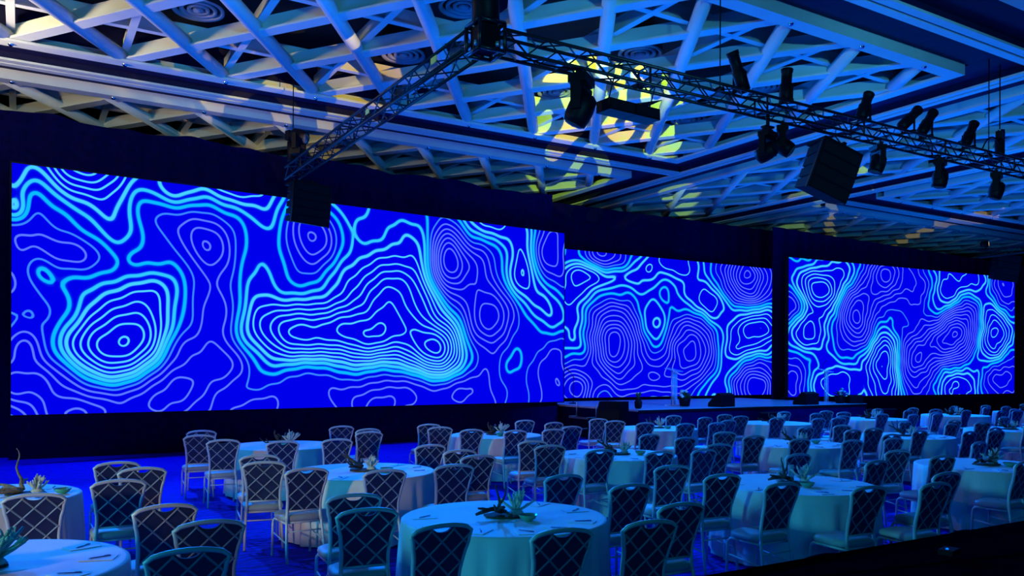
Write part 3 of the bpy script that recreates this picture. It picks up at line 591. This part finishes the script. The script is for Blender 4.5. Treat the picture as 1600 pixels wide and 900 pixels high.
def line_array(label, loc, rz, roll, n, w, d, h, splay, top):
    t = thing('line_array_speaker', label, 'speaker', loc, rz, 'hung line array speakers')
    m = Matrix.Rotation(roll, 4, 'Y')
    obj('fly_frame', MB().box(-w / 2, w / 2, -d / 2, d / 2, 0.0, 0.05, m).box(-0.03, 0.03, -d / 2, d / 2, 0.05, 0.10, m), 'blackmetal', t)
    ac = 0.0; cur = m @ Matrix.Translation((0, -d / 2, 0))
    for k in range(n):
        a = 0.02 + splay * k; cur = cur @ Matrix.Rotation(0, 4, 'X')
        wd = d * 0.80
        mb = MB(); z0, z1 = -h + 0.008, 0.0; dd = d
        vs = [(-w / 2, 0, z0), (w / 2, 0, z0), (w / 2 * 0.86, dd, z0 + 0.03), (-w / 2 * 0.86, dd, z0 + 0.03), (-w / 2, 0, z1), (w / 2, 0, z1), (w / 2 * 0.86, dd, z1 - 0.03), (-w / 2 * 0.86, dd, z1 - 0.03)]
        mb.add([cur @ Vector(v) for v in vs], [(0, 3, 2, 1), (4, 5, 6, 7), (0, 1, 5, 4), (1, 2, 6, 5), (2, 3, 7, 6), (3, 0, 4, 7)])
        c = obj('cabinet', mb, 'black', t)
        obj('grille', MB().box(-w / 2 + 0.02, w / 2 - 0.02, -0.012, 0.0, z0 + 0.015, z1 - 0.015, cur), 'grille', c)
        for s in (-1, 1): obj('rigging_plate', MB().box(s * (w / 2 + 0.002) - 0.008, s * (w / 2 + 0.002) + 0.008, 0.03, 0.08, z0 - 0.02, z1 + 0.01, cur), 'truss', c)
        cur = cur @ Matrix.Translation((0, 0, -h)) @ Matrix.Rotation(splay, 4, 'X')
    for s in (-1, 1): obj('sling', MB().tube([m @ Vector((s * w * 0.3, 0, 0.1)), (0, 0, top)], 0.012, 6), 'blackmetal', t)
    return t
line_array('tilted black line array speaker hanging under the long truss', (11.95, 9.2, 5.72), -0.25, 0.34, 4, 0.80, 0.5, 0.215, 0.05, 0.28)
line_array('black line array speaker hanging before the left screen top', (5.35, 17.5, 5.88), 0.15, 0.05, 5, 0.86, 0.5, 0.17, 0.03, 0.16)
line_array('dark line array speaker over the right screen top corner', (33.2, 17.6, 6.45), -0.6, 0.15, 4, 0.9, 0.6, 0.25, 0.05, 0.2)
# small lit lamp above the far right truss and its rack
t = thing('lit_lamp', 'small lit amber lamp high at the far right by the ceiling', 'stage lamp', (32.5, 18.0, 6.95), 0.6)
mt = Matrix.Rotation(PI / 2 - 0.1, 4, 'X')
b = obj('body', MB().lathe([(0.07, -0.2), (0.13, -0.15), (0.14, 0.08)], 14, mtx=mt), 'blackmetal', t); obj('lens', MB().lathe([(0.125, 0.08), (0.08, 0.095), (0.01, 0.1)], 14, mtx=mt), 'warmlamp', b)
obj('yoke', MB().tube([(-0.17, 0, 0), (-0.17, 0, -0.25), (0.17, 0, -0.25), (0.17, 0, 0)], 0.015, 6), 'blackmetal', t)
# equipment tangle at the far end of the diagonal truss
t = thing('moving_head_lamp', 'dark lamp standing on the far end of the diagonal truss', 'stage lamp', (4.9, 16.7, 6.34), 0.7, 'moving head lamps under the truss')
obj('base', MB().box(-0.15, 0.15, -0.12, 0.12, 0, 0.12), 'blackmetal', t)
for s in (-1, 1): obj('yoke_arm', MB().box(s * 0.17 - 0.02, s * 0.17 + 0.02, -0.05, 0.05, 0.1, 0.42), 'blackmetal', t)
mt = Matrix.Translation((0, 0, 0.38)) @ Matrix.Rotation(1.9, 4, 'X')
hd = obj('head', MB().lathe([(0.08, -0.18), (0.14, -0.12), (0.15, 0.05), (0.13, 0.17)], 16, mtx=mt), 'blackmetal', t); obj('lens', MB().lathe([(0.12, 0.17), (0.08, 0.19), (0.01, 0.2)], 16, mtx=mt), 'lens', hd)
# roof slings of the long truss
for k, (x, lab) in enumerate(((9.2, 'thin black rod from the truss to the ceiling, left one'), (16.6, 'thin black rod from the truss to the ceiling, right one'))):
    tag(obj('suspension_rod', MB().tube([(x, 9.15, 6.25), (x, 9.15, 8.3)], 0.010, 6).box(x - 0.05, x + 0.05, 9.1, 9.2, 6.24, 6.30), 'blackmetal'), lab, 'rod', 'truss suspension rods')

# ------------------------------------------------------------------ chairs
def hw(v):     # half width of the back at height v above the seat
    P = [(-0.02, 0.178), (0.06, 0.172), (0.16, 0.170), (0.28, 0.182), (0.40, 0.206), (0.47, 0.222), (0.52, 0.226)]
    for (a, p), (b, q) in zip(P, P[1:]):
        if v <= b: k = max(0, (v - a) / (b - a)); k = k * k * (3 - 2 * k); return p + (q - p) * k
    return P[-1][1]
def by(v): return -0.195 - 0.02 * math.sin(max(0, v) / 0.5 * PI * 0.9) * 0.0 - 0.085 * (max(0.0, v) / 0.5) ** 1.6 + 0.012 * math.sin(max(0, v) / 0.5 * 2 * PI)
SH = 0.44
def crown(u): return 0.505 - 0.035 * (abs(u) / 0.22) ** 2.2
def bpt(u, v, off=0.0): return (u, by(v) + off, SH + v)
def build_chair_meshes():
    D = {}
    pts = [bpt(-hw(v), v) for v in np.linspace(-0.03, 0.455, 12)]
    for k in range(1, 12):
        u = -0.222 + 0.444 * k / 12; pts.append(bpt(u * (1.0), crown(u)))
    pts += [bpt(hw(v), v) for v in np.linspace(0.455, -0.03, 12)]
    D['back_frame'] = MB().tube(pts, 0.0165, 8).mesh('back_frame', M['frame'])
    D['back_rail'] = MB().tube([bpt(-hw(0.075), 0.075), bpt(0, 0.075, -0.006), bpt(hw(0.075), 0.075)], 0.011, 6).mesh('back_rail', M['frame'])
    def top(u):
        c = crown(u) - 0.012
        if abs(u) < 0.062: c -= 0.034 * math.sqrt(max(0, 1 - (u / 0.062) ** 2))
        return c
    us = np.linspace(-1, 1, 29); F = []; B = []
    for q in np.linspace(0, 1, 11):
        rf = []; rb = []
        for s in us:
            u0 = s * 0.205; vt = top(u0); v = 0.085 + (vt - 0.085) * q; u = s * (hw(min(v, 0.49)) - 0.008)
            rf.append(bpt(u, v, 0.010)); rb.append(bpt(u, v, -0.010))
        F.append(rf); B.append(rb)
    mb = MB(); mb.grid(F[::-1]); mb.grid(B); mb.grid([B[-1], F[-1]], smooth=False); mb.grid([F[0], B[0]], smooth=False)
    D['back_panel'] = mb.mesh('back_panel', M['panel'])
    bars = []
    for sg in (-1, 1):
        for v0 in (-0.085, 0.075, 0.235, 0.395, 0.555):
            P = []
            for u in np.linspace(-0.23, 0.23, 93):
                v = v0 + sg * u * 0.98
                if 0.085 <= v <= 0.49 and abs(u) <= hw(v) - 0.006 and v <= top(u) - 0.004: P.append((u, v))
            if len(P) < 10: continue
            P = P[::max(1, len(P) // 6)] + [P[-1]]
            mb = MB()
            for off in (-0.012, 0.012): mb.tube([bpt(u, v, off) for u, v in P], 0.0075, 5)
            bars.append(mb.mesh('lattice_bar', M['bar']))
    D['bars'] = bars
    # seat cushion
    def ring(w, d, z, n=32, e=3.6):
        r = []
        for k in range(n):
            a = 2 * PI * k / n; c, s_ = math.cos(a), math.sin(a)
            r.append((w * math.copysign(abs(c) ** (2 / e), c), d * math.copysign(abs(s_) ** (2 / e), s_), z))
        return r
    mb = MB(); rows = [ring(0.185, 0.185, 0.405), ring(0.212, 0.205, 0.415), ring(0.22, 0.21, 0.44), ring(0.213, 0.205, 0.462), ring(0.18, 0.175, 0.478), ring(0.10, 0.10, 0.486), ring(0.01, 0.01, 0.488)]
    mb.grid(rows, closed=True); mb.add(rows[0], [tuple(range(32))[::-1]])
    D['seat'] = mb.mesh('seat', M['seat'])
    D['seat_frame'] = MB().tube([(-0.19, -0.18, 0.395), (-0.19, 0.17, 0.395), (0.19, 0.17, 0.395), (0.19, -0.18, 0.395)], 0.012, 6, closed=True).mesh('seat_frame', M['frame'])
    D['legs'] = []
    for s in (-1, 1):
        D['legs'].append(MB().tube([(s * 0.178, by(0) , SH + 0.0), (s * 0.183, -0.205, 0.38), (s * 0.193, -0.235, 0.2), (s * 0.20, -0.275, 0.0)], 0.0145, 8).mesh('leg', M['frame']))
        D['legs'].append(MB().tube([(s * 0.188, 0.05, 0.398), (s * 0.192, 0.150, 0.398), (s * 0.197, 0.185, 0.375), (s * 0.20, 0.192, 0.33), (s * 0.205, 0.200, 0.0)], 0.0135, 8).mesh('leg', M['frame']))
    D['stretchers'] = [MB().tube([(s * 0.196, -0.235, 0.2), (s * 0.20, 0.196, 0.25)], 0.008, 6).mesh('stretcher', M['frame']) for s in (-1, 1)]
    D['stretchers'].append(MB().tube([(-0.188, -0.215, 0.31), (0.188, -0.215, 0.31)], 0.008, 6).mesh('stretcher', M['frame']))
    return D
CH = build_chair_meshes()
def chair_proto():
    t = thing('banquet_chair', 'chair', 'chair')
    for k in ('seat', 'seat_frame', 'back_frame', 'back_rail'): link(k, CH[k], t)
    p = link('back_panel', CH['back_panel'], t)
    for m in CH['bars']: link('lattice_bar', m, p)
    for m in CH['legs']: link('leg', m, t)
    for m in CH['stretchers']: link('stretcher', m, t)
    return t
# ------------------------------------------------------------------ tables
R, TH = 0.84, 0.75
def cloth_mesh(seed):
    r = random.Random(seed); n = 144; rows = []
    ph = [r.uniform(0, 6.28) for _ in range(5)]; nf = r.choice((19, 21, 23))
    def fold(a): return 0.55 * math.sin(nf * a + ph[0] + 1.1 * math.sin(2 * a + ph[1])) + 0.3 * math.sin((nf * 2 - 5) * a + ph[2]) + 0.25 * math.sin(5 * a + ph[3])
    for rr in (0.02, 0.3, 0.6, R - 0.03): rows.append([(rr * math.cos(2 * PI * k / n), rr * math.sin(2 * PI * k / n), TH + 0.004) for k in range(n)])
    for d, extra in ((-0.001, R - 0.008), (-0.010, R + 0.004)): rows.append([(extra * math.cos(2 * PI * k / n), extra * math.sin(2 * PI * k / n), TH + 0.004 + d) for k in range(n)])
    for j in range(1, 11):
        q = j / 10; z = TH - 0.01 - (TH - 0.03) * q; row = []
        for k in range(n):
            a = 2 * PI * k / n; rad = R + 0.006 + 0.022 * q + 0.036 * (q ** 0.7) * fold(a)
            row.append((rad * math.cos(a), rad * math.sin(a), z + (0.012 * math.sin(3 * a + ph[4]) if j == 10 else 0)))
        rows.append(row)
    mb = MB(); mb.grid([list(x) for x in rows[::-1]], closed=True); mb.add(rows[0], [tuple(range(n))])
    return mb.mesh('tablecloth', M['cloth'])
CLOTH = [cloth_mesh(s) for s in (1, 2, 3, 4)]
TOPM = MB().lathe([(0.2, TH - 0.03), (R - 0.02, TH - 0.03), (R - 0.005, TH - 0.015), (R - 0.02, TH)], 48).mesh('tabletop', M['wood'])
LEGM = [MB().tube([(0.45 * math.cos(a), 0.45 * math.sin(a), TH - 0.03), (0.52 * math.cos(a), 0.52 * math.sin(a), 0)], 0.018, 6).mesh('leg', M['blackmetal']) for a in (0.8, 2.37, 3.94, 5.5)]
ROWS = ['nearest row', 'middle row', 'row by the stage']
ORD = ['first', 'second', 'third', 'fourth', 'fifth', 'sixth', 'seventh', 'eighth']
TABLES = {0: [(-0.22, 5.9), (3.42, 5.8), (7.1, 5.95), (10.72, 5.92)],
          1: [(-0.31, 9.12), (3.49, 9.21), (7.32, 9.25), (10.98, 9.15), (14.15, 9.3), (17.7, 9.3)],
          2: [(3.55, 12.85), (7.5, 13.05), (11.3, 13.0), (14.87, 13.0), (18.4, 13.0), (22.0, 13.0), (25.6, 13.0)]}
ANG = [(155, 1.22), (188, 1.27), (223, 1.43), (252, 1.56), (279, 1.56), (309, 1.34), (354, 1.22), (31, 1.29)]   # where each chair back stands: bearing, distance from the table centre
OVR = {(0, 1): [(155, 1.22), (188, 1.27), (223, 1.44), (253, 1.57), (278, 1.57), (309, 1.34), (354, 1.22), (33, 1.27)],
       (1, 1): [(157, 1.19), (191, 1.22), (226, 1.43), (257, 1.56), (287, 1.54), (326, 1.36), (355, 1.23), (30, 1.38)],
       (0, 2): [(152, 1.32), (188, 1.25), (216, 1.50), (243, 1.58), (271, 1.56), (306, 1.36), (353, 1.2), (38, 1.27)],
       (1, 0): [(155, 1.22), (188, 1.27), (223, 1.43), (252, 1.56), (285, 1.60), (318, 1.45), (356, 1.38), (25, 1.33)],
       (0, 0): [(155, 1.22), (188, 1.27), (223, 1.43), (252, 1.56), (283, 1.56), (315, 1.46), (351, 1.32), (28, 1.30)],
       (2, 0): [(136, 1.45), (176, 1.24), (219, 1.38), (254, 1.55), (283, 1.55), (340, 1.32), (5, 1.45), (37, 1.6)]}
def inview(x, y, lim=36.5):
    b = math.degrees(math.atan2(x, y) - 0.541); return abs(b) < lim and y * 0.857 + x * 0.515 > 1.5
proto = chair_proto(); used = False
chairs = 0
PADM = MB().box(-0.07, 0.07, -0.10, 0.10, 0, 0.004).mesh('notepad', M['paper'])
PENB = MB().tube([(0, -0.065, 0), (0, 0.06, 0)], 0.0038, 6).tube([(0, 0.06, 0), (0, 0.072, 0)], [0.0035, 0.001], 6).mesh('barrel', M['pen'])
PENC = MB().box(0.003, 0.005, -0.06, -0.025, 0.003, 0.006).mesh('clip', M['chrome'])

# ---- centrepieces
def twig(mb, p, d, l, r, rr, depth, kink=0.5):
    n = 5; P = [Vector(p)]; Rr = [r]; dd = Vector(d).normalized()
    for i in range(n):
        dd = (dd + Vector((rr.uniform(-kink, kink), rr.uniform(-kink, kink), rr.uniform(-kink * 0.6, kink * 0.7)))).normalized()
        q = P[-1] + dd * l / n
        if q.z < r * 0.9: q.z = r * 0.9
        P.append(q); Rr.append(r * (1 - 0.55 * (i + 1) / n) * rr.uniform(0.85, 1.2))
    mb.tube(P, Rr, 7)
    if depth > 0:
        for k in range(2):
            i = rr.randint(1, n); twig(mb, P[i], dd + Vector((rr.uniform(-1.2, 0.3), rr.uniform(-1, 1), rr.uniform(0.0, 1))), l * 0.5, Rr[i] * 0.8, rr, depth - 1, kink)
def drift_mesh(seed, mt, l=0.42, tall=False):
    rr = random.Random(seed); mb = MB()
    for k in range(3 if not tall else 4):
        a = rr.uniform(0.62 * PI, 1.38 * PI); twig(mb, (0.03 * math.cos(a), 0.03 * math.sin(a), 0.028), (math.cos(a), math.sin(a), 0.1 if not tall else (0.1 if k else 1.2)), l * rr.uniform(0.55, 0.8), 0.024, rr, 1)
    return mb.mesh('driftwood', M[mt])
def coral_mesh(seed, mt, h=0.15):
    rr = random.Random(seed); mb = MB()
    mb.lathe([(0.05, 0.0), (0.06, 0.015), (0.04, 0.035), (0.01, 0.045)], 12)
    for k in range(16):
        a = rr.uniform(0, 2 * PI); e = rr.uniform(0.5, 1.45)
        d = Vector((math.cos(a) * math.cos(e), math.sin(a) * math.cos(e), math.sin(e))); l = h * rr.uniform(0.6, 1.0); p = Vector((0, 0, 0.02)) + d * 0.02
        m = p + d * l * 0.55; q = p + d * l + Vector((0, 0, 0.01))
        mb.tube([p, m, q], [0.013, 0.011, 0.006], 6)
        for s in range(2):
            d2 = (d + Vector((rr.uniform(-0.8, 0.8), rr.uniform(-0.8, 0.8), rr.uniform(0, 0.6)))).normalized(); mb.tube([m, m + d2 * l * 0.4], [0.009, 0.005], 5)
    return mb.mesh('coral', M[mt])
def tray_mesh(seed):
    rr = random.Random(seed); n = 26; ou = [(0.17 * (1 + rr.uniform(-0.08, 0.08)) * math.cos(2 * PI * k / n), 0.13 * (1 + rr.uniform(-0.1, 0.1)) * math.sin(2 * PI * k / n)) for k in range(n)]
    mb = MB(); mb.grid([[(x, y, 0) for x, y in ou], [(x * 1.03, y * 1.03, 0.008) for x, y in ou], [(x, y, 0.016) for x, y in ou]], closed=True); mb.add([(x, y, 0.016) for x, y in ou], [tuple(range(n))]); mb.add([(x, y, 0) for x, y in ou], [tuple(range(n))[::-1]])
    return mb.mesh('bark_slice', M['tray'])
BOWL = MB().lathe([(0.03, 0), (0.035, 0.004), (0.06, 0.02), (0.078, 0.05), (0.075, 0.052), (0.056, 0.026), (0.02, 0.012), (0.002, 0.011)], 24, caps=False).mesh('bowl', M['greenglass'])
DW = [drift_mesh(s, 'darkwood') for s in (2, 5, 9)] + [drift_mesh(21, 'wood', 0.5, True)]
CO = [coral_mesh(s, 'coral', h) for s, h in ((1, 0.17), (4, 0.14), (6, 0.19))] + [coral_mesh(8, 'tealcoral', 0.24)]
TR = [tray_mesh(s) for s in (1, 2, 3)]
def centre(x, y, where, j, i):
    z = TH + 0.006; k = (i * 3 + j) % 3; rz = -0.54 + 0.35 * math.sin(2.3 * i + 1.7 * j); c, s_ = math.cos(rz), math.sin(rz)
    def at(name, me, dx, dy, dz, label, cat, g, sc_=1.0, rot=0.0):
        o = link(name, me, None, (x + dx * c - dy * s_, y + dx * s_ + dy * c, z + dz)); o.rotation_euler = (0, 0, rz + rot); o.scale = (sc_,) * 3; tag(o, label, cat, g); return o
    at('bark_slice', TR[k], 0, 0, 0, 'dark bark slice centring the ' + where, 'tray', 'centrepiece trays')
    big = 3 if (j == 1 and i == 0) else k
    at('driftwood', DW[big], -0.01, 0.03, 0.017, ('tall pale' if big == 3 else 'dark') + ' driftwood branch on the ' + where, 'driftwood', 'centrepiece driftwood', 1.0 if big != 3 else 0.85)
    teal = (j == 0 and i == 0)
    at('coral', CO[3 if teal else k], 0.10, 0.0, 0.017, ('large teal' if teal else 'white branching') + ' coral on the ' + where, 'coral', 'centrepiece corals', 1.2 if teal else 1.0)
    at('bowl', BOWL, 0.13 if k != 1 else 0.32, -0.24 if k != 1 else -0.05, 0.0, 'small green glass bowl on the ' + where, 'bowl', 'green glass bowls', 1.5 if teal else 1.0)
for j in (0, 1, 2):
    for i, (x, y) in enumerate(TABLES[j]):
        where = '%s table from left in %s' % (ORD[i], ROWS[j])
        t = thing('round_table', 'round banquet table under the cloth, ' + where, 'table', (x, y, 0), 0.4 * i, 'round banquet tables')
        link('tabletop', TOPM, t)
        for m in LEGM: link('leg', m, t)
        o = link('tablecloth', CLOTH[(i + 2 * j) % 4], None, (x, y, 0)); o.rotation_euler = (0, 0, 1.3 * i + 0.7 * j)
        tag(o, 'pale draped round tablecloth on the ' + where, 'tablecloth', 'round tablecloths')
        centre(x + (0.36 if (j, i) == (1, 0) else 0.0), y - (0.1 if (j, i) == (1, 0) else 0.0), where, j, i)
        for k, (a, rr) in enumerate(OVR.get((j, i), ANG)):
            a = math.radians(a + (rnd.uniform(-3, 3) if (j, i) not in OVR else 0))
            rz = rnd.uniform(-0.10, 0.06) + (-0.10 if k in (0, 1) else 0.06 if k in (6, 7) else 0.0)
            cx, cy = x + rr * math.cos(a) - 0.275 * math.sin(rz), y + rr * math.sin(a) + 0.275 * math.cos(rz)
            for _ in range(40):      # keep the seat and back clear of the hanging cloth
                qx, qy = x - cx, y - cy; lx, ly = qx * math.cos(rz) + qy * math.sin(rz), -qx * math.sin(rz) + qy * math.cos(rz)
                gap = math.hypot(max(0, abs(lx) - 0.235), max(0, ly - 0.215, -0.30 - ly))
                if gap > R + 0.075: break
                cx += 0.012 * math.cos(a); cy += 0.012 * math.sin(a)
            if not inview(cx, cy): continue
            lab = 'lattice-back banquet chair, %s from left around %s' % (ORD[k], where)
            if not used: proto.location = (cx, cy, 0); proto.rotation_euler = (0, 0, rz); proto['label'] = lab; proto['group'] = 'banquet chairs around the tables'; used = True
            else: dup(proto, (cx, cy, 0), rz, lab, 'banquet chairs around the tables')
            chairs += 1
            if j < 2:
                px, py = x + 0.66 * math.cos(a), y + 0.66 * math.sin(a); pr = a + PI / 2 + rnd.uniform(-0.2, 0.2)
                o = link('notepad', PADM, None, (px, py, TH + 0.0055)); o.rotation_euler = (0, 0, pr)
                tag(o, 'white notepad before %s chair from left, %s' % (ORD[k], where), 'notepad', 'notepads on the tables')
                p = thing('pen', 'blue pen before %s chair from left, %s' % (ORD[k], where), 'pen', (px + 0.01, py, TH + 0.0145), pr + rnd.uniform(0.4, 0.9), 'pens on the notepads')
                link('barrel', PENB, p); link('clip', PENC, p)
# glass vases on the third table of the nearest row
VASE = MB().lathe([(0.03, 0), (0.033, 0.004), (0.033, 0.14), (0.030, 0.14), (0.030, 0.01), (0.002, 0.008)], 18, caps=False).mesh('glass_vase', M['glass'])
for k, (dx, dy, s) in enumerate(((0.0, 0.16, 1.1), (0.09, 0.12, 1.3), (-0.08, 0.13, 0.9))):
    o = link('glass_vase', VASE, None, (7.1 + dx, 5.95 + dy, TH + 0.006)); o.scale = (1, 1, s)
    tag(o, ['middle', 'tallest', 'shortest'][k] + ' clear glass vase on third table of the nearest row', 'vase', 'glass vases')

# ------------------------------------------------------------------ black-draped control desk in the foreground
dx0, dx1, dy0, dy1, dz = 2.3, 7.6, 2.1, 3.12, 0.90
n = 260; rows = []
def per(q):
    W, Dp = dx1 - dx0, dy1 - dy0; Pm = 2 * (W + Dp); s = q * Pm
    if s < W: return dx0 + s, dy0, 0, -1
    s -= W
    if s < Dp: return dx1, dy0 + s, 1, 0
    s -= Dp
    if s < W: return dx1 - s, dy1, 0, 1
    s -= W; return dx0, dy1 - s, -1, 0
for (ins, z, fo) in ((0.5, dz + 0.0, 0), (0.05, dz + 0.004, 0), (0.01, dz, 0), (0.0, dz - 0.03, 0.25), (-0.02, dz * 0.5, 0.7), (-0.03, 0.01, 1.0)):
    row = []
    for k in range(n):
        x, y, nx_, ny_ = per(k / n); f = 0.03 * fo * math.sin(k * 1.37 + 0.6 * math.sin(k * 0.23)) - ins * (1 if ins < 0.4 else 0)
        row.append((x + nx_ * f, y + ny_ * f, z + (0.012 * math.sin(x * 5.1) + 0.008 * math.sin(x * 13 + 1) if fo < 0.5 else 0)))
    rows.append(row)
mb = MB(); mb.grid(rows[1:][::-1], closed=True); mb.add(rows[1], [tuple(range(n))])
t = thing('control_desk', 'long black-draped desk filling the dark lower right corner', 'desk', (0, 0, 0))
obj('black_cloth', mb, 'deskcloth', t)
obj('desk_board', MB().box(dx0 + 0.06, dx1 - 0.06, dy0 + 0.06, dy1 - 0.06, dz - 0.06, dz - 0.025), 'black', t)
for (a, b) in ((dx0 + 0.2, dy0 + 0.2), (dx1 - 0.2, dy0 + 0.2), (dx0 + 0.2, dy1 - 0.2), (dx1 - 0.2, dy1 - 0.2)): obj('leg', MB().tube([(a, b, 0), (a, b, dz - 0.06)], 0.02, 6), 'blackmetal', t)
t = thing('control_box', 'small black box with a blue indicator light on the dark desk', 'control box', (4.55, 2.72, dz + 0.025), 0.2)
obj('case', MB().box(-0.06, 0.06, -0.04, 0.04, 0, 0.03), 'black', t); obj('indicator', MB().lathe([(0.008, 0.0), (0.008, 0.004), (0.003, 0.008)], 10, (-0.03, 0.0, 0.03)), 'bluelamp', t)
print('chairs', chairs, 'objects', len(bpy.data.objects))
